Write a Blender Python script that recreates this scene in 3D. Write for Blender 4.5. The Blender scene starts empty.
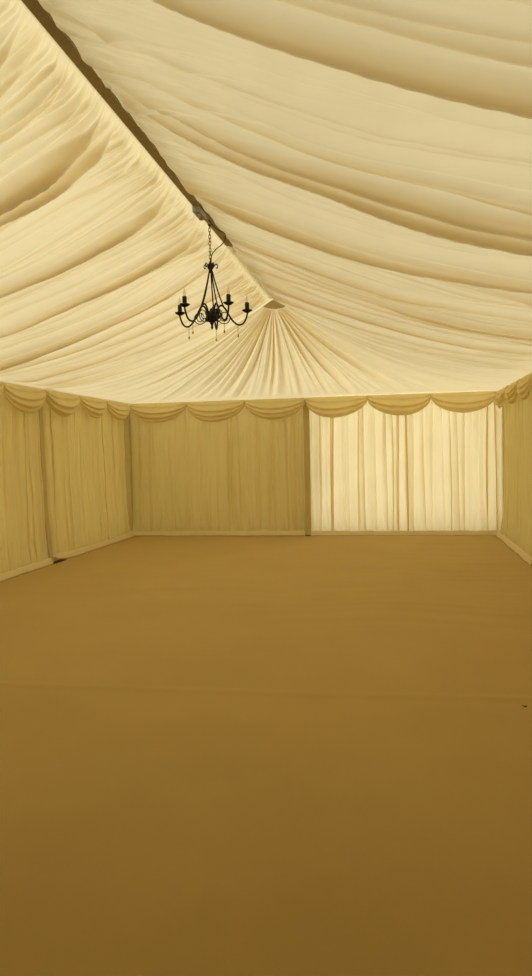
import bpy, bmesh, math, random
import numpy as np
from mathutils import Vector, Matrix

sc = bpy.context.scene
C = sc.collection
PI = math.pi
rng = np.random.RandomState(7)

# ------------------------------------------------------------------ tent dimensions (metres)
W = 6.0            # span, wall to wall
YB = 12.0          # back wall
YF = -3.0          # front wall, behind the camera
EAVE = 2.18
RIDGE = 3.115
BAYS = [6.0, 9.0, 12.0]
HIP = 9.0          # the end bay's lining fans out from the ridge here

# ------------------------------------------------------------------ materials
def new_mat(name):
    m = bpy.data.materials.new(name)
    m.use_nodes = True
    nt = m.node_tree
    nt.nodes.clear()
    out = nt.nodes.new('ShaderNodeOutputMaterial')
    return m, nt, out

def noise_tint(nt, col, scale, amount, stretch=(1, 1, 1)):
    tc = nt.nodes.new('ShaderNodeTexCoord')
    mp = nt.nodes.new('ShaderNodeMapping'); mp.inputs['Scale'].default_value = stretch
    nz = nt.nodes.new('ShaderNodeTexNoise'); nz.inputs['Scale'].default_value = scale
    nz.inputs['Detail'].default_value = 4
    nt.links.new(tc.outputs['Object'], mp.inputs['Vector'])
    nt.links.new(mp.outputs['Vector'], nz.inputs['Vector'])
    cr = nt.nodes.new('ShaderNodeValToRGB')
    cr.color_ramp.elements[0].position = 0.3
    cr.color_ramp.elements[1].position = 0.7
    a, b = 1 - amount, 1 + amount
    cr.color_ramp.elements[0].color = (col[0]*a, col[1]*a, col[2]*a, 1)
    cr.color_ramp.elements[1].color = (min(1, col[0]*b), min(1, col[1]*b), min(1, col[2]*b), 1)
    nt.links.new(nz.outputs['Fac'], cr.inputs['Fac'])
    return cr.outputs['Color'], nz.outputs['Fac']

def fabric(name, col, trans, bump=0.15, scale=9, stretch=(1, 1, 1), tint=0.02):
    m, nt, out = new_mat(name)
    c, f = noise_tint(nt, col, scale, tint, stretch)
    d = nt.nodes.new('ShaderNodeBsdfDiffuse')
    t = nt.nodes.new('ShaderNodeBsdfTranslucent')
    mx = nt.nodes.new('ShaderNodeMixShader'); mx.inputs['Fac'].default_value = trans
    bp = nt.nodes.new('ShaderNodeBump'); bp.inputs['Strength'].default_value = bump
    bp.inputs['Distance'].default_value = 0.02
    nt.links.new(f, bp.inputs['Height'])
    for n in (d, t):
        nt.links.new(c, n.inputs['Color'])
        nt.links.new(bp.outputs['Normal'], n.inputs['Normal'])
    nt.links.new(d.outputs[0], mx.inputs[1]); nt.links.new(t.outputs[0], mx.inputs[2])
    nt.links.new(mx.outputs[0], out.inputs['Surface'])
    return m

def principled(name, col, rough=0.5, metal=0.0, tint=0.06, scale=30, **kw):
    m, nt, out = new_mat(name)
    c, f = noise_tint(nt, col, scale, tint)
    p = nt.nodes.new('ShaderNodeBsdfPrincipled')
    nt.links.new(c, p.inputs['Base Color'])
    p.inputs['Roughness'].default_value = rough
    p.inputs['Metallic'].default_value = metal
    for k, v in kw.items():
        p.inputs[k].default_value = v
    nt.links.new(p.outputs[0], out.inputs['Surface'])
    return m

IV = (0.86, 0.755, 0.48)
M_CEIL = fabric('ivory_lining', IV, 0.50, bump=0.10, scale=5)
M_WALL = fabric('ivory_wall_lining', (0.84, 0.745, 0.42), 0.48, bump=0.08, scale=6, stretch=(1, 1, .25))
M_BRIGHT = fabric('ivory_backlit_lining', (0.86, 0.755, 0.48), 0.53, bump=0.08, scale=6, stretch=(1, 1, .25))  # wall cloth made paler and more translucent to lift the backlit glow
M_SWAG = fabric('ivory_swag', (0.82, 0.71, 0.40), 0.30, bump=0.10, scale=7)
M_HEM = fabric('ivory_hem', (0.84, 0.72, 0.43), 0.15, bump=0.05)
M_CAP = fabric('shaded_gather_band', (0.55, 0.42, 0.19), 0.10, bump=0.1)  # tan holds the shade of the recess at the ridge end
M_PVC = fabric('white_pvc', (0.86, 0.82, 0.66), 0.42, bump=0.0)
M_FRONT = fabric('dark_front_cover', (0.34, 0.26, 0.12), 0.06, bump=0.0)  # front wall and roof kept dark so less light reaches the near floor
M_SLEEVE = fabric('shaded_post_sleeve', (0.62, 0.52, 0.26), 0.08, bump=0.05)  # deeper than the drapes: shade of the post gaps put into the colour
M_BEAM = principled('beam_strip', (0.34, 0.28, 0.13), 0.8)
M_STEEL = principled('galvanised_steel', (0.40, 0.40, 0.38), 0.45, 0.8)
M_DARK = principled('dark_gap_shade', (0.012, 0.010, 0.008), 0.8)  # black stands for the shade in the gap below the lifted hem
M_IRON = principled('black_iron', (0.012, 0.010, 0.008), 0.6, 0.2)
M_CHAIN = principled('dark_bronze_chain', (0.10, 0.075, 0.04), 0.5, 0.6)
M_CORD = principled('black_cord', (0.03, 0.024, 0.015), 0.6)
M_BULB = principled('candle_bulb_glass', (0.9, 0.8, 0.6), 0.05, 0.0, tint=0.0, **{'Transmission Weight': 0.9, 'IOR': 1.2})
M_CRYS = principled('smoky_crystal', (0.35, 0.27, 0.14), 0.1, 0.0, tint=0.0, **{'Transmission Weight': 0.35})
M_SCRAP = principled('dark_leaf', (0.05, 0.03, 0.012), 0.9)

def carpet():
    m, nt, out = new_mat('tan_carpet')
    col = (0.44, 0.30, 0.105)
    c, f = noise_tint(nt, col, 1.3, 0.045)
    tc = nt.nodes.new('ShaderNodeTexCoord')
    nz = nt.nodes.new('ShaderNodeTexNoise'); nz.inputs['Scale'].default_value = 350
    nt.links.new(tc.outputs['Object'], nz.inputs['Vector'])
    bp = nt.nodes.new('ShaderNodeBump'); bp.inputs['Strength'].default_value = 0.12; bp.inputs['Distance'].default_value = 0.004
    nt.links.new(nz.outputs['Fac'], bp.inputs['Height'])
    p = nt.nodes.new('ShaderNodeBsdfPrincipled')
    nt.links.new(c, p.inputs['Base Color']); nt.links.new(bp.outputs['Normal'], p.inputs['Normal'])
    p.inputs['Roughness'].default_value = 0.95
    p.inputs['Specular IOR Level'].default_value = 0.1
    p.inputs['Sheen Weight'].default_value = 0.4
    p.inputs['Sheen Roughness'].default_value = 0.5
    p.inputs['Sheen Tint'].default_value = (0.9, 0.75, 0.45, 1)
    nt.links.new(p.outputs[0], out.inputs['Surface'])
    return m
M_FLOOR = carpet()

# ------------------------------------------------------------------ object helpers
def link(name, me, mat, parent=None, smooth=True):
    o = bpy.data.objects.new(name, me)
    C.objects.link(o)
    if mat is not None:
        me.materials.append(mat)
    if smooth:
        me.polygons.foreach_set('use_smooth', [True]*len(me.polygons))
    if parent is not None:
        o.parent = parent
    return o

def grid_mesh(name, P, close_u=False):
    """P: (nu, nv, 3) array -> quad mesh"""
    nu, nv = P.shape[:2]
    idx = np.arange(nu*nv).reshape(nu, nv)
    a = idx[:-1, :-1].ravel(); b = idx[1:, :-1].ravel(); c = idx[1:, 1:].ravel(); d = idx[:-1, 1:].ravel()
    me = bpy.data.meshes.new(name)
    me.from_pydata(P.reshape(-1, 3).tolist(), [], np.stack([a, b, c, d], 1).tolist())
    me.update()
    return me

class MB:
    def __init__(s): s.v = []; s.f = []
    def add(s, v, f):
        n = len(s.v); s.v += [tuple(p) for p in v]; s.f += [tuple(i+n for i in q) for q in f]
    def box(s, lo, hi):
        x0, y0, z0 = lo; x1, y1, z1 = hi
        v = [(x0,y0,z0),(x1,y0,z0),(x1,y1,z0),(x0,y1,z0),(x0,y0,z1),(x1,y0,z1),(x1,y1,z1),(x0,y1,z1)]
        s.add(v, [(0,3,2,1),(4,5,6,7),(0,1,5,4),(1,2,6,5),(2,3,7,6),(3,0,4,7)])
    def tube(s, path, r, n=8, closed=False):
        P = [Vector(p) for p in path]; m = len(P)
        R = r if hasattr(r, '__len__') else [r]*m
        rings = []; up = None
        for i in range(m):
            if closed: t = P[(i+1) % m] - P[i-1]
            else: t = P[min(i+1, m-1)] - P[max(i-1, 0)]
            if t.length < 1e-9: t = Vector((0,0,1))
            t.normalize()
            if up is None:
                up = Vector((0,0,1)) if abs(t.z) < .9 else Vector((1,0,0))
            a = up - t*up.dot(t)
            if a.length < 1e-6: a = t.orthogonal()
            a.normalize(); up = a; b = t.cross(a)
            rings.append([P[i] + (a*math.cos(2*PI*k/n) + b*math.sin(2*PI*k/n))*R[i] for k in range(n)])
        v = [p for q in rings for p in q]; f = []
        for i in range(m if closed else m-1):
            j = (i+1) % m
            for k in range(n):
                k2 = (k+1) % n
                f.append((i*n+k, i*n+k2, j*n+k2, j*n+k))
        if not closed:
            f.append(tuple(range(n))[::-1]); f.append(tuple((m-1)*n+k for k in range(n)))
        s.add(v, f)
    def lathe(s, prof, c=(0,0,0), n=16):
        v = []; f = []
        for r, z in prof:
            for k in range(n):
                v.append((c[0]+r*math.cos(2*PI*k/n), c[1]+r*math.sin(2*PI*k/n), c[2]+z))
        for i in range(len(prof)-1):
            for k in range(n):
                k2 = (k+1) % n
                f.append((i*n+k, i*n+k2, (i+1)*n+k2, (i+1)*n+k))
        s.add(v, f)
    def build(s, name, mat, parent=None, smooth=True):
        me = bpy.data.meshes.new(name); me.from_pydata(s.v, [], s.f); me.update()
        return link(name, me, mat, parent, smooth)

def empty(name, loc, rz=0.0):
    o = bpy.data.objects.new(name, None); C.objects.link(o)
    o.location = loc; o.rotation_euler = (0, 0, rz); o.empty_display_size = .1
    return o

def tag(o, label, cat, group=None, kind='thing'):
    o['label'] = label; o['category'] = cat
    if group: o['group'] = group
    if kind: o['kind'] = kind
    return o

def structure(o):
    o['kind'] = 'structure'
    return o

def smooth_step(x):
    x = np.clip(x, 0, 1); return x*x*(3-2*x)

def smooth_noise(x, seed, octaves=3, freq=1.0):
    r = np.random.RandomState(seed); y = np.zeros_like(x)
    for o in range(octaves):
        ph, ph2 = r.rand(2)*2*PI
        f = freq*(1.9**o)
        y += (np.sin(x*f*2*PI+ph) + .6*np.sin(x*f*1.37*2*PI+ph2))/(1.6*1.7**o)
    return y

def catmull(pts, n=8):
    P = [Vector(p) for p in pts]; P = [P[0]*2-P[1]] + P + [P[-1]*2-P[-2]]
    out = []
    for i in range(1, len(P)-2):
        p0, p1, p2, p3 = P[i-1:i+3]
        for k in range(n):
            t = k/n
            out.append(.5*((2*p1)+(p2-p0)*t+(2*p0-5*p1+4*p2-p3)*t*t+(3*p1-p0-3*p2+p3)*t**3))
    out.append(P[-2]); return out

# ------------------------------------------------------------------ floor
ys = np.concatenate([np.arange(YF, 3, .25), np.arange(3, YB+.201, .03)])
xs = np.arange(-.14, W+.141, .04)
X, Y = np.meshgrid(xs, ys, indexing='ij')
Z = 0.0015*smooth_noise(X*.25+Y*.2, 3)
seam = 4.45 + .03*X + .02*np.sin(X*1.3)
Z += .006*np.exp(-((Y-seam)/.035)**2)
for cx, cy, sx, sy, k in ((4.3, 6.9, 1.2, .8, 4), (4.9, 8.6, 1.0, .9, 5), (3.2, 7.6, 1.1, .6, 6), (5.0, 10.4, .9, .8, 8)):
    Z += .004*np.exp(-((X-cx)/sx)**2-((Y-cy)/sy)**2)*smooth_noise(Y*1.2 + .12*np.sin(X*3+cx), k, 2, 1.6)
Z -= Z.max()*0
floor = structure(link('floor', grid_mesh('floor', np.stack([X, Y, Z], -1)), M_FLOOR))

# ------------------------------------------------------------------ outer walls
T = .03
def wallbox(name, lo, hi, mat):
    b = MB(); b.box(lo, hi); return structure(b.build(name, mat, smooth=False))
wallbox('wall_left', (-.17, YF, -.02), (-.14, YB+.17, EAVE+.1), M_PVC)
wallbox('wall_right', (W+.14, YF, -.02), (W+.17, YB+.17, EAVE+.1), M_PVC)
# the back wall stands behind the left bay only; the right bay is left open so sky light makes its drape glow
wallbox('wall_back', (-.17, YB+.14, -.02), (3.10, YB+.17, EAVE+.1), M_PVC)
wallbox('wall_back.002', (3.10, YB+.14, EAVE-.14), (W-.08, YB+.17, EAVE+.1), M_PVC)  # head strip added to stop sky light leaking above the valance
wallbox('wall_back.001', (W-.08, YB+.14, -.02), (W+.14, YB+.17, EAVE+.1), M_PVC)
for i, (xa, xb) in enumerate(((-.17, .03), (W-.03, W+.17))):     # eave rails closing the wall head over the lining's edge
    wallbox('trim_%d' % (i+1), (xa, YF, EAVE+.062), (xb, YB+.17, EAVE+.10), M_PVC)
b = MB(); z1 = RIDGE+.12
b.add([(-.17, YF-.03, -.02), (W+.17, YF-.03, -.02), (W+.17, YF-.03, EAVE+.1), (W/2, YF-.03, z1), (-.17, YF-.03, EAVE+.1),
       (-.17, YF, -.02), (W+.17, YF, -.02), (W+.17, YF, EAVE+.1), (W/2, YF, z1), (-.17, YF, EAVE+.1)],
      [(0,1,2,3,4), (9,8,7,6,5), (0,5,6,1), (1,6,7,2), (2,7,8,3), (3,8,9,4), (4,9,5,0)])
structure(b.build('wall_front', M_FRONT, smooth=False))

# unseen roof added over the front bays to dim the near floor and lining
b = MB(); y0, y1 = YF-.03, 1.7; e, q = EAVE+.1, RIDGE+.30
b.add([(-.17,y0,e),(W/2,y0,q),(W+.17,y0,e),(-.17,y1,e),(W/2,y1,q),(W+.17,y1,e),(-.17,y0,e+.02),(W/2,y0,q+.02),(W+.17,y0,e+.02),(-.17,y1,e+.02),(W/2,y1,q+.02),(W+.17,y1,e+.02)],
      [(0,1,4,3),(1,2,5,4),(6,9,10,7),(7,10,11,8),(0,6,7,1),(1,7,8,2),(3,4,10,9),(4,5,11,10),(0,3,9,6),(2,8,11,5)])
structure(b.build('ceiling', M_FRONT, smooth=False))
# ------------------------------------------------------------------ ceiling lining
SAG = .235
def slope_lining(side, edges, label, seed, flats=()):
    """gathered cloth hung from the ridge to the eave: side +1 right, -1 left"""
    r = np.random.RandomState(seed)
    y = np.concatenate([np.arange(YF, 1.6, .05), np.arange(1.6, HIP+.032, .0046)])
    s = np.concatenate([np.linspace(0, .12, 22)[:-1], np.linspace(.12, 1, 104)])
    Yg, S = np.meshgrid(y, s, indexing='ij')
    D = np.zeros_like(Yg)                       # how far the cloth hangs below the smooth sag
    fade_end = smooth_step((HIP+.02-Yg)/.25)
    near_ridge = np.exp(-S/.13)
    pinch = smooth_step(S/.05)*smooth_step((1-S)/.16)
    full = []
    for (ye, a, w) in edges:
        full.append((ye, a*((1.75 if ye > 3.3 else 1.45) if side > 0 else 1.65), w*(1 if side > 0 else .85), 1.0, None))
    main = np.array([e[0] for e in edges])
    for ye in np.arange(2.3, 8.9, .13):         # middling folds between the measured ones
        yy = ye+r.uniform(-.05, .05)
        if np.abs(main-yy).min() < .07 or any(a0 < yy < a1 for a0, a1 in flats): continue
        full.append((yy, r.uniform(.016, .042), r.uniform(.03, .07), 1.0, (r.uniform(.1, .9), r.uniform(.35, .9))))
    for ye in np.arange(-2.9, 2.3, .21):        # overhead and behind the camera
        full.append((ye+r.uniform(-.07, .07), r.uniform(.02, .05), r.uniform(.06, .14), 1.0, None))
    for ye in np.arange(-2.9, 8.9, .095):       # small partial pleats between the big folds
        c = r.uniform(0, 1)
        full.append((ye+r.uniform(-.04, .04), r.uniform(.006, .020), r.uniform(.025, .06), 1.0, (c, r.uniform(.15, .4))))
    for (ye, a, w, k, part) in full:
        ks = np.clip((6.5-ye)/3.0, 0, 1)
        drift = (-.34*ks if side > 0 else -.09*np.clip((7-ye)/2, .1, 1))*near_ridge
        drift = drift + (1 if side > 0 else .5)*(r.uniform(-.05, .05)*(S-.5)) + (.018 if side > 0 else .009)*np.sin(S*r.uniform(3, 7)+r.uniform(0, 6))
        u = Yg-(ye+drift)
        env = pinch
        if part is not None:
            env = env*np.exp(-((S-part[0])/part[1])**2)
        else:
            env = env*(1+.35*np.sin(S*r.uniform(2, 5)+r.uniform(0, 6)))
        rz = .024
        D += a*env*np.where(u <= 0, .7*np.exp(np.minimum(u, 0)/w)+.3*np.exp(np.minimum(u, 0)/max(w*.4, .022)), 1-smooth_step(u/rz))
    # ruching where the cloth is gathered on the ridge strip
    rt = Yg + .05*S*side
    for ye in np.arange(1.6, 8.95, .062):        # short sharp tucks along the ridge
        a = r.uniform(.014, .050)*(.6 if side > 0 else 1.1); w = r.uniform(.02, .045); dec = r.uniform(.05, .18)
        u = Yg-(ye+r.uniform(-.02, .02))-S*(r.uniform(-.35, .25) if side > 0 else r.uniform(.1, .5))
        m = np.abs(u) < .35
        D += np.where(m, a*smooth_step(S/.015)*np.exp(-(S/dec)**1.5)*np.where(u <= 0, np.exp(np.minimum(u, 0)/w), 1-smooth_step(u/.012)), 0)
    gath = .5*np.abs(smooth_noise(rt, seed+5, 3, 5.0))*.036*np.exp(-S/.085)*smooth_step(S/.012)
    gath += np.abs(smooth_noise(rt, seed+9, 2, 9.0))*.012*np.exp(-S/.045)*smooth_step(S/.012)
    D += gath
    D += .010*smooth_noise(Yg*.6+S*1.3, seed+2, 2)*pinch
    # soft creases lying across the cloth
    D += .0025*smooth_noise(S*5+Yg*.7, seed+3, 3)*smooth_noise(Yg*1.1+S, seed+4, 2)*pinch
    D *= fade_end
    wide = 1-smooth_step((Yg-6.74)/.12)           # past the hook the two slopes close over the beam
    x_off = .002 + .029*wide
    half = W/2 - .035
    xx = x_off + (half-x_off)*S
    Xg = W/2 + side*xx
    Zg = RIDGE + (EAVE-RIDGE)*S - (SAG-.075*(1-smooth_step((Yg-8.1)/.9)))*4*S*(1-S) - D
    if side < 0: Zg -= .05*np.exp(-((Yg-6.05)/.10)**2)*np.exp(-S/.03)*smooth_step(S/.012)
    Yo = Yg + .60*D*smooth_step(S/.15)*fade_end
    o = link('ceiling_drape', grid_mesh('ceiling_drape', np.stack([Xg, Yo, Zg], -1)), M_CEIL)
    return tag(o, label, 'ceiling drape', 'gathered ceiling lining')

R_EDGES = [(2.47,.035,.09),(2.58,.02,.06),(2.67,.035,.08),(2.85,.055,.10),(3.46,.016,.05),(3.74,.03,.12),(3.94,.045,.075),(4.12,.05,.07),
           (4.36,.014,.08),(4.62,.012,.08),(5.0,.055,.14),(5.38,.035,.14),(5.75,.016,.09),(6.08,.035,.13),(6.32,.02,.08),(6.55,.045,.12),(6.9,.04,.10),(7.2,.02,.08),
           (7.52,.04,.11),(7.85,.025,.09),(8.2,.035,.10),(8.5,.02,.08)]
L_EDGES = [(2.45,.03,.08),(2.62,.035,.08),(2.8,.03,.08),(3.0,.035,.09),(3.15,.02,.05),(3.28,.03,.06),(3.46,.045,.06),(3.61,.035,.05),(3.88,.050,.075),(4.05,.025,.05),(4.24,.055,.06),
           (4.42,.06,.07),(4.75,.02,.10),(5.05,.02,.10),(5.3,.055,.075),(5.55,.02,.09),(6.05,.055,.10),(6.3,.02,.06),(6.82,.06,.11),(7.05,.02,.07),
           (7.3,.03,.08),(7.62,.03,.07),(7.95,.035,.10),(8.25,.025,.07),(8.5,.03,.08)]
slope_lining(-1, L_EDGES, 'ivory pleated ceiling lining sloping down from the ridge to the left wall', 11)
slope_lining(+1, R_EDGES, 'ivory pleated ceiling lining with broad heavy folds sloping to the right wall', 23, flats=((2.86, 3.68), (4.15, 4.9)))

# the end bay: cloth fanning out from the ridge end to the back and side eaves
def fan_lining():
    inset = .035
    t = np.concatenate([np.linspace(0, 3, 260)[:-1], np.linspace(3, 9, 560)[:-1], np.linspace(9, 12, 260)])
    s = np.concatenate([np.linspace(.0, .2, 16)[:-1], np.linspace(.2, 1, 46)])
    Tg, S = np.meshgrid(t, s, indexing='ij')
    bx = np.where(Tg < 3, inset, np.where(Tg < 9, inset+(Tg-3)/6*(W-2*inset), W-inset))
    by = np.where(Tg < 3, HIP-.02+(Tg)/3*(YB-inset-HIP+.02), np.where(Tg < 9, YB-inset, YB-inset-(Tg-9)/3*(YB-inset-HIP+.02)))
    # round the corners of the fan off a little
    r0 = .15
    ang = np.arctan2(by-HIP+.02, bx-W/2)
    ax = W/2 + r0*np.cos(ang); ay = HIP+.04 + r0*.8*np.sin(ang)*(np.sin(ang) > 0)
    az = RIDGE-.082 + .025*np.cos(ang)**2
    Xg = ax+(bx-ax)*S; Yg = ay+(by-ay)*S
    away = smooth_step((3.4-np.abs(Tg-6))/2.6)          # 1 mid back, 0 at the sides
    sag = .205*(1-away) + .07*away
    Zg = az + (EAVE-az)*S - sag*4*S*(1-S)
    # radial folds: constant in angle, deepest half way, fine at the apex
    r = np.random.RandomState(41)
    D = np.zeros_like(Zg)
    af = ang/PI
    for k in range(86):
        c = (k+.5)/86 + r.uniform(-.004, .004)
        a = r.uniform(.35, 1.0); w = r.uniform(.0035, .008)
        sgn = 1 if r.rand() < .5 else -1
        L = r.uniform(.7, 1.6)
        path = c + .004*np.sin(S*r.uniform(2, 5)+r.uniform(0, 6))
        u = (af-path)*sgn
        D += a*np.exp(-S*0)*np.where(u <= 0, np.exp(np.minimum(u, 0)/w), 1-smooth_step(u/.0022))*np.clip(1.25-S/L, .25, 1)
    D = .55*D + .75*smooth_noise(af + .004*np.sin(S*4), 77, 2, 27) + .3*smooth_noise(af, 78, 1, 60)
    amp = .006 + .040*np.sin(PI*np.clip(S, 0, 1)**.85)**.8
    D = D*amp*(.45+.55*away)
    D *= smooth_step(Tg/.5)*smooth_step((12-Tg)/.5)*smooth_step((1-S)/.12)
    # gathers in the first hand's breadth
    D += .012*np.abs(np.sin(af*PI*34))*np.exp(-((S-.02)/.08)**2)*smooth_step(np.sin(ang)*2-.4)
    Zg = Zg - D
    Yg = Yg - D*.35*away
    # a slack belly at the left back corner and a shallow scallop along the eave
    Zg -= .04*np.exp(-((Tg-3.3)/.45)**2)*smooth_step((S-.5)/.3)*smooth_step((1-S)/.12)
    Zg += .02*(1-smooth_step(np.minimum(Tg, 12-Tg)/.6))*smooth_step(S/.2)
    o = link('ceiling_drape', grid_mesh('ceiling_drape', np.stack([Xg, Yg, Zg], -1)), M_CEIL)
    tag(o, 'ivory ceiling lining fanning out from the ridge end above the back wall', 'ceiling drape', 'gathered ceiling lining')
    # band closing the gathered top; its tan stands for shade under the ridge end
    a = np.linspace(-.12, PI+.12, 40); v = np.linspace(0, 1, 8)
    A, V = np.meshgrid(a, v, indexing='ij')
    rr = .02 + (r0-.018)*V
    P = np.stack([W/2 + rr*np.cos(A), HIP+.037 + rr*.8*np.maximum(np.sin(A), 0), RIDGE-.006 - (.082-.025*np.cos(A)**2)*V**1.3 - .006*np.abs(np.sin(A*14))*V], -1)
    link('gather_band', grid_mesh('gather_band', P), M_CAP, o)
fan_lining()

# ------------------------------------------------------------------ ridge beam, hook bracket
b = MB()
b.box((W/2-.029, YF, RIDGE-.014), (W/2+.029, 6.74, RIDGE+.012)); b.box((W/2-.045, YF, RIDGE+.008), (W/2+.045, HIP-.05, RIDGE+.09))
beam = b.build('ridge_beam', M_BEAM, smooth=False)
tag(beam, 'dark olive ridge beam showing between the two ceiling slopes', 'beam')

br = empty('ridge_bracket', (W/2-.006, 5.80, RIDGE-.036))
b = MB(); b.box((-.026, -.10, -.02), (.026, .10, .022)); b.build('clamp_plate', M_STEEL, br, smooth=False)
for yy in (-.06, .06):
    b = MB(); b.lathe([(.0, -.032), (.010, -.032), (.010, -.02), (0, -.02)], (0, yy, 0), 6); b.build('bolt_head', M_STEEL, br, smooth=False)
tag(br, 'grey steel clamp at the ridge just left of the chandelier hook', 'bracket')

# ------------------------------------------------------------------ wall drapes
# every bay is built along +x, facing -y, then turned into place
BRIGHT_W = .042
def drape(name_mat, length, seed, pleat, overlap, depth, label, loc, rz, lift=None, belly=.02, w0=.028, soft=.020):
    r = np.random.RandomState(seed)
    if name_mat is M_BRIGHT: w0 = BRIGHT_W
    root = empty('wall_drape', loc, rz)
    nt = int(length/.0045)
    t = np.linspace(0, 1, nt)
    n = int(length/pleat)
    ks = (np.arange(n)+.5+r.uniform(-.5, .5, n))/n
    ks = ks[(ks > .012) & (ks < .988)]
    ovs = overlap*r.uniform(.15, 1.3, len(ks)); ws = w0*r.uniform(.8, 1.8, len(ks))
    total = length+ovs.sum()
    u = t*total
    # where each pleat sits on the flat cloth
    cum = 0; pos = []
    for k, ov in zip(ks, ovs):
        pos.append(k*length+cum+ov/2); cum += ov
    zt, zb = EAVE-.03, .05
    zz = np.concatenate([np.linspace(zt, zb+.35, 26)[:-1], np.linspace(zb+.35, zb, 14)])
    U, Zg = np.meshgrid(u, zz, indexing='ij')
    H = (zt-Zg)/(zt-zb)
    X = U.copy(); D = np.zeros_like(U)
    for i, (p, ov, w) in enumerate(zip(pos, ovs, ws)):
        wander = .014*np.sin(H*r.uniform(1.5, 4)+r.uniform(0, 6)) + r.uniform(-.02, .02)*H
        q = U-(p+wander)
        sg = 1 if r.rand() < .75 else -1
        g = 1+.25*np.sin(H*3+i)
        X -= ov*smooth_step(q/(ov*.55+w)+.5)
        D += sg*depth*g*(np.exp(-((q+w*.6)/w)**2)-np.exp(-((q-w*.6)/w)**2))
    D += .008*smooth_noise(U*1.3+H*.6, seed+1, 3) + .006*smooth_noise(H*2.2+U*.4, seed+2, 2)
    D += soft*(np.abs(smooth_noise(U*1.0+.04*np.sin(H*3), seed+11, 2, 3.2))-.5)
    D += belly*np.sin(PI*np.clip(H, 0, 1))*.6*(smooth_noise(U*.25, seed+3, 1))
    bot = smooth_step((H-.86)/.14)
    D += bot*(.012*smooth_noise(U*5, seed+4, 2))       # crimped just above the hem
    e0 = np.exp(-X/.05); e1 = np.exp(-(length-X)/.05)  # the side edges curl back
    D *= (1-.6*bot)*(.45+.55*smooth_step(H/.16))
    Y = -(D + .055) + .03*(e0+e1)*(1-bot) - .045*H**3
    X = X + .008*e0*np.sin(H*2.6) - .008*e1*np.sin(H*2.6)
    zl = np.zeros_like(U)
    if lift is not None: zl = lift(X)*smooth_step((H-.7)/.3)
    cloth = link('curtain', grid_mesh('curtain', np.stack([X, Y, Zg+zl], -1)), name_mat, root)
    # hem: a flat cream strip sewn along the bottom, lying out on to the floor
    xs = np.linspace(.0, length, 130)
    prof = [(-.118, .078), (-.128, .080), (-.140, .060), (-.152, .025), (-.166, .010), (-.160, .006), (-.146, .018), (-.134, .050), (-.120, .070)]
    P = np.zeros((len(xs), len(prof), 3))
    nz = smooth_noise(xs*.9, seed+6, 3); nz2 = smooth_noise(xs*2.1, seed+7, 2)
    lf = lift(xs) if lift is not None else np.zeros_like(xs)
    for j, (py, pz) in enumerate(prof):
        P[:, j, 0] = xs
        P[:, j, 1] = py + .008*nz*(1-pz/.10) + .004*nz2
        P[:, j, 2] = pz + lf + .004*nz2*(pz > .05)
    link('hem', grid_mesh('hem', P), M_HEM, root)
    return root

def valance(length, n, seed, label, loc, rz, mid=.32, end=.07, bulge=.075, lean=0.0, group='scalloped swag valances', wl=None):
    r = np.random.RandomState(seed)
    root = empty('swag_valance', loc, rz)
    ws = wl if wl is not None else [length/n]*n
    x0 = 0
    for k in range(n):
        w = ws[k]
        u = np.linspace(0, 1, 64); v = np.linspace(0, 1, 44)
        U, V = np.meshgrid(u, v, indexing='ij')
        hm = mid*r.uniform(.94, 1.06); skew = r.uniform(-.06, .06)+lean
        uu = np.clip(U + skew*np.sin(PI*U), 0, 1)
        arc = (4*uu*(1-uu))**.62
        drop = end + (hm-end)*arc
        # cloth falls mostly flat at the top and crowds into folds at the lower edge
        vv = V**(1-.25*arc)
        z = -.012 - drop*vv
        z -= .035*np.exp(-np.minimum(U, 1-U)/.03)*V*0
        nf = r.uniform(2.6, 3.6)
        fold = np.sin(2*PI*(nf*V**1.25 + .22*np.sin(PI*U)+.1*k))
        d = bulge*np.sin(PI*np.clip(V*.93, 0, 1))**.8*(.25+.75*arc) + .014*(1+.4*np.sin(3*V+k))*fold*(.35+.65*arc)*smooth_step(V/.18)
        d += .010*np.abs(np.sin(2*PI*5*V))*np.exp(-np.minimum(U, 1-U)/.06)
        d += .005*smooth_noise(U*2+V*.8, seed+k, 2)
        d += .03*V*arc
        d -= .018*smooth_step((V-.93)/.07)*arc
        X = x0 + w*U
        Y = -(d+.105)
        z = z - .010*fold*arc*smooth_step(V/.2)*(1-V)
        link('swag', grid_mesh('swag', np.stack([X, Y, z], -1)), M_SWAG, root)
        x0 += w
    tag(root, label, 'valance', group)
    return root

DG = 'pleated wall drapes'
POST = .05     # half the gap left at each post
# left wall: local +x runs from the far end towards the camera?  facing +x  -> rotate by +90 deg: local x -> +y, local -y -> +x
def left_bay(y0, y1, seed, lab_d, lab_v, lift=None, ws=None):
    d = drape(M_WALL, y1-y0-2*POST-(.15 if y1 == YB else 0), seed, .105, .055, .012, lab_d, (0, y0+POST, 0), PI/2, lift)
    tag(d, lab_d, 'wall drape', DG)
    valance(y1-y0-.01-(.165 if y1 == YB else 0), 3, seed+50, lab_v, (0, y0, EAVE), PI/2, mid=.30, bulge=.07, wl=ws)
def right_bay(y0, y1, seed, lab_d, lab_v):
    d = drape(M_WALL, y1-y0-2*POST-.13, seed, .30, .03, .006, lab_d, (W, y1-POST-.13, 0), -PI/2, soft=.004)
    tag(d, lab_d, 'wall drape', DG)
    valance(y1-y0-.16, 3, seed+50, lab_v, (W, y1-.16, EAVE), -PI/2, mid=.30, bulge=.07)
left_bay(6.0, 9.0, 101, 'ivory pleated drape on the left wall, on the near side of its post',
         'scalloped ivory swags at the top of the nearest left wall drape')
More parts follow.
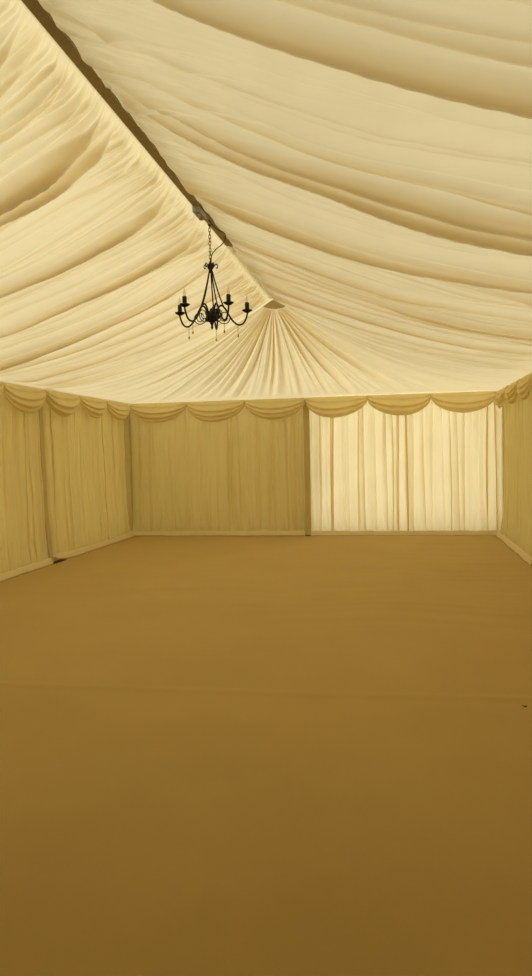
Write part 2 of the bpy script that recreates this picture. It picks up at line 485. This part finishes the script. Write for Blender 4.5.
left_bay(9.0, 12.0, 102, 'ivory pleated drape on the left wall between its post and the back corner',
         'three scalloped ivory swags on the left wall next to the back corner',
         lift=lambda x: .055*np.exp(-np.maximum(x, 0)/.22))
right_bay(9.0, 12.0, 103, 'nearly smooth ivory drape on the right wall beside the glowing drape',
          'scalloped ivory swags at the top of the right wall')
# the bays nearer the camera, outside the photo's frame: plain lining of the same cloth
for k, (ya, yb) in enumerate(((6, 9), (3, 6), (0, 3))):
    d = drape(M_WALL, 3-2*POST, 130+k, .30, .03, .006, '', (W, yb-POST, 0), -PI/2, soft=.004); d.name = 'wall_right'; structure(d)
    v = valance(2.99, 3, 180+k, '', (W, yb, EAVE), -PI/2, mid=.30, bulge=.07)
    if k: 
        d = drape(M_WALL, 3-2*POST, 140+k, .105, .055, .012, '', (0, ya+POST, 0), PI/2); d.name = 'wall_left'; structure(d)
        v2 = valance(2.99, 3, 190+k, '', (0, ya, EAVE), PI/2, mid=.30, bulge=.07)
    for q, nm in ((v, 'wall_right'), (v2, 'wall_left')) if k else ((v, 'wall_right'),):
        q.name = nm
        for key in ('label', 'category', 'group'): 
            if key in q: del q[key]
        structure(q)
def back_bay(x0, x1, seed, mat, pleat, ov, dep, lab_d, lab_v, lean=0.0, lift=None):
    c = .035 if x0 == 0 else 0
    d = drape(mat, x1-x0-2*POST-c, seed, pleat, ov, dep, lab_d, (x0+POST+c, YB, 0), 0, lift)
    tag(d, lab_d, 'wall drape', DG)
    valance(x1-x0-.13, 3, seed+50, lab_v, (x0+(.12 if x0 == 0 else 0), YB, EAVE), 0, lean=lean)
back_bay(0, 3, 104, M_WALL, .115, .055, .014, 'dull ivory pleated drape on the left half of the back wall',
         'three scalloped ivory swags over the dull left half of the back wall')
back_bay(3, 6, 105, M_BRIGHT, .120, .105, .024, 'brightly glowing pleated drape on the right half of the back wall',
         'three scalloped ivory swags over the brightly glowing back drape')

# ------------------------------------------------------------------ posts in the gaps
def post(loc, label, rz=0, foot=.13, reach=0.0, corner=0):
    root = empty('tent_post', loc, rz)
    if corner:
        b = MB(); b.box((min(-.13*corner, .082*corner), -.10, 0), (max(-.13*corner, .082*corner), .13, EAVE-.03)); b.build('sleeve', M_SLEEVE, root, smooth=False)
        return tag(root, label, 'post', 'fabric covered tent posts')
    b = MB(); k = .048; h = EAVE-.03
    v = [(-k,-.125,.0),(k,-.125,.0),(k,.13,.0),(-k,.13,.0),(-k,-.065,.7),(k,-.065,.7),(k,.13,.7),(-k,.13,.7),(-k,-.045,h),(k,-.045,h),(k,.13,h),(-k,.13,h)]
    b.add(v, [(3,2,1,0),(8,9,10,11)] + [(a+i, a+(i+1) % 4, a+4+(i+1) % 4, a+4+i) for a in (0, 4) for i in range(4)])
    b.build('sleeve', M_SLEEVE, root, smooth=False)
    b = MB(); b.box((-.046, -foot, -.001), (.046+reach, -.085, .010)); b.build('gap_shade_plate', M_DARK, root, smooth=False)  # dark plate added as the shade under the drapes beside the post
    tag(root, label, 'post', 'fabric covered tent posts')
    return root
post((0, 9, 0), 'fabric covered post between the two left wall drapes, black shaded gap at its base', PI/2, .165, .26)
post((.0, YB, 0), 'fabric covered corner post where the left wall meets the back wall', 0, corner=1)
post((3, YB, 0), 'fabric covered post between the dull and the glowing back drapes', 0)
post((W, YB, 0), 'fabric covered corner post where the glowing drape meets the right wall', 0, corner=-.5)

# ------------------------------------------------------------------ chandelier
CH = Vector((3.01, 6.02, 2.385))
ch = empty('chandelier', CH)
tag(ch, 'black wrought iron five arm candle chandelier hanging on a chain from the ridge', 'chandelier')
top = RIDGE-.055-CH.z      # chain top, local
# hook
b = MB()
b.tube(catmull([(0,0,top+.0395),(0,0,top+.026),(.012,0,top+.012),(.010,0,top-.006),(-.004,0,top-.008),(-.010,0,top+.004)], 6), .004, 8)
b.build('hook', M_CHAIN, ch)
# chain
zc0, zc1 = top, .40
n = 11; pitch = (zc0-zc1)/n
b = MB()
for i in range(n):
    zc = zc0-pitch*(i+.5); L = pitch*.68; w = .0075
    pts = []
    for k in range(18):
        a = 2*PI*k/18
        x = w*math.cos(a); z = (L-w)*(1 if math.sin(a) > 0 else -1)*(abs(math.sin(a)) > .01) + w*math.sin(a)
        pts.append((x, 0, zc+z) if i % 2 else (0, x, zc+z))
    b.tube(pts, .0022, 6, closed=True)
b.build('chain', M_CHAIN, ch)
# cord looping out beside the chain
b = MB()
b.tube(catmull([(.002,-.012,top+.03),(.025,-.01,top-.005),(.065,.0,top-.042),(.105,0,top-.062),(.122,0,top-.095),(.100,0,top-.145),(.045,0,top-.185),(.012,0,top-.225),(.006,0,top-.27),(.0,.006,.36)], 10), .0038, 8)
b.build('power_cord', M_CORD, ch)
# crown: collar with curled hooks
b = MB()
b.lathe([(0,.405),(.008,.405),(.012,.39),(.022,.382),(.022,.350),(.014,.343),(.016,.33),(.010,.318),(0,.316)], n=16)
crown = b.build('crown', M_IRON, ch)
def pol(r, a, z): return (r*math.sin(a), -r*math.cos(a), z)
PH = [math.radians(d) for d in (-45+14, 27+14, 99+14, 171+14, 243+14)]
for a in PH:
    b = MB()
    b.tube([p for p in catmull([pol(.014,a,.352), pol(.026,a,.366), pol(.040,a,.384), pol(.052,a,.380), pol(.055,a,.364), pol(.048,a,.354), pol(.042,a,.360)], 6)], .0036, 8)
    b.build('curl', M_IRON, crown)
# hub: turned ball with leaves, and the finial
b = MB()
b.lathe([(0,.055),(.012,.05),(.016,.035),(.030,.030),(.042,.012),(.045,-.01),(.040,-.032),(.028,-.048),(.014,-.056),(.016,-.062),(0,-.066)], n=18)
for k in range(12):
    a = 2*PI*k/12; zz = .012 if k % 2 else -.026
    p0, p1, p2 = pol(.034, a, zz), pol(.047, a, zz*1.4), pol(.055, a, zz*1.7)
    b.tube([p0, p1, p2], [.012, .008, .001], 6)
hub = b.build('hub', M_IRON, ch)
b = MB()
b.lathe([(0,-.055),(.008,-.058),(.012,-.070),(.006,-.080),(.011,-.088),(.004,-.104),(0,-.112)], n=12)
b.build('finial', M_IRON, ch)
def pendant(pos, parent, ln=.075):
    x, y, z = pos; b = MB()
    b.tube([(x,y,z),(x,y,z-ln)], .0012, 5)
    for q in (.25, .45, .65): b.lathe([(0,.004),(.0035,.002),(.0035,-.002),(0,-.004)], (x,y,z-ln*q), 6)
    b.lathe([(0,.014),(.003,.009),(.0075,-.004),(.0055,-.011),(0,-.016)], (x,y,z-ln-.010), 8)
    return b.build('crystal_pendant', M_CRYS, parent)
for i, a in enumerate(PH):
    RR = .275
    b = MB()
    path = catmull([pol(.020,a,-.035), pol(.036,a,.0), pol(.048,a,.05), pol(.072,a,.076), pol(.100,a,.058), pol(.130,a,.008), pol(.165,a,-.042),
                    pol(.205,a,-.068), pol(.242,a,-.056), pol(.263,a,-.022), pol(RR,a,.015), pol(RR,a,.032)], 8)
    b.tube(path, .0068, 10)
    arm = b.build('arm', M_IRON, ch)
    # thin scroll beside the arm
    b = MB(); sp = []
    for k in range(46):
        t = k/45; th = -PI*.9 + t*PI*3.1; rad = .052*(1-.62*t)
        sp.append(pol(.098+rad*math.cos(th)*1.05, a+.10, -.012+rad*math.sin(th)))
    b.tube([pol(.02,a,-.03)]+sp, .0034, 8); b.build('scroll', M_IRON, arm)
    # drip pan, candle sleeve, bulb
    c = pol(RR, a, 0)
    b = MB(); b.lathe([(0,.028),(.012,.026),(.020,.030),(.036,.040),(.040,.046),(.037,.048),(.022,.038),(.0,.036)], (c[0],c[1],0), 20); b.build('drip_pan', M_IRON, arm)
    b = MB(); b.lathe([(0,.034),(.0175,.034),(.0165,.060),(.0165,.098),(.0145,.103),(0,.103)], (c[0],c[1],0), 16); b.build('candle_sleeve', M_IRON, arm)
    b = MB(); b.lathe([(0,.100),(.006,.101),(.009,.112),(.0105,.122),(.008,.138),(.004,.152),(.0012,.166),(0,.170)], (c[0],c[1],0), 12); b.build('bulb', M_BULB, arm)
    pendant(pol(.200,a,-.074), arm, .065)
    # support rod from the crown to the arm
    b = MB()
    b.tube(catmull([pol(.012,a,.330), pol(.035,a,.24), pol(.062,a,.15), pol(.086,a,.085), pol(.100,a,.058)], 6), .0052, 8)
    b.build('support_rod', M_IRON, ch)

# ------------------------------------------------------------------ a scrap on the carpet
b = MB()
k = 9; v = [(0,0,.006)]
for i in range(k):
    a = 2*PI*i/k; r = .008*(1+.35*math.sin(3*a))
    v.append((r*1.3*math.cos(a), r*.8*math.sin(a), .003+.004*abs(math.sin(2*a))))
v2 = [(x, y, z-.0025) for x, y, z in v]
b.add(v+v2, [(0, 1+i, 1+(i+1) % k) for i in range(k)] + [(k+1, k+2+(i+1) % k, k+2+i) for i in range(k)] + [(1+i, k+2+i, k+2+(i+1) % k, 1+(i+1) % k) for i in range(k)])
o = b.build('dry_leaf', M_SCRAP); o.location = (5.005, 4.47, .003)
tag(o, 'tiny dark curled scrap lying alone on the tan carpet', 'debris')

# ------------------------------------------------------------------ light
sun = bpy.data.lights.new('sun', 'SUN'); sun.energy = 2.15; sun.angle = math.radians(40); sun.color = (1, .985, .88)
so = bpy.data.objects.new('sun', sun); C.objects.link(so)
so.rotation_euler = Vector((.47, .27, -.86)).to_track_quat('-Z', 'Y').to_euler()
w = bpy.data.worlds.new('sky'); sc.world = w; w.use_nodes = True
nt = w.node_tree
bg = nt.nodes['Background']; bg.inputs['Strength'].default_value = 1.0
tc = nt.nodes.new('ShaderNodeTexCoord'); sx = nt.nodes.new('ShaderNodeSeparateXYZ'); cr = nt.nodes.new('ShaderNodeValToRGB')
nt.links.new(tc.outputs['Generated'], sx.inputs[0]); nt.links.new(sx.outputs['Z'], cr.inputs['Fac'])
cr.color_ramp.elements[0].position = 0.0; cr.color_ramp.elements[0].color = (1.50, 1.48, 1.27, 1)     # hazy bright horizon
cr.color_ramp.elements[1].position = 0.6; cr.color_ramp.elements[1].color = (.43, .425, .38, 1)
nt.links.new(cr.outputs['Color'], bg.inputs['Color'])

# ------------------------------------------------------------------ camera
f, yaw, pitch, roll = 720.44, .17788, .05116, -.02225
cam = bpy.data.cameras.new('camera'); co = bpy.data.objects.new('camera', cam); C.objects.link(co)
cam.sensor_fit = 'VERTICAL'; cam.sensor_height = 36; cam.lens = f/976*36
cam.clip_start = .05
d = Vector((-math.sin(yaw)*math.cos(pitch), math.cos(yaw)*math.cos(pitch), -math.sin(pitch)))
r = Vector((math.cos(yaw), math.sin(yaw), 0)); u = r.cross(d)
r2 = r*math.cos(roll)+u*math.sin(roll); u2 = -r*math.sin(roll)+u*math.cos(roll)
m = Matrix((r2, u2, -d)).transposed().to_4x4(); m.translation = Vector((4.3638, .6494, 1.348))
co.matrix_world = m
sc.camera = co

sc.view_settings.view_transform = 'Standard'; sc.view_settings.look = 'None'
sc.view_settings.gamma = 1; sc.view_settings.use_curve_mapping = False
sc.view_settings.exposure = 0.42
sc.cycles.use_denoising = True
sc.cycles.max_bounces = 14; sc.cycles.diffuse_bounces = 8; sc.cycles.transmission_bounces = 8; sc.cycles.transparent_max_bounces = 8
sc.cycles.sample_clamp_indirect = 0
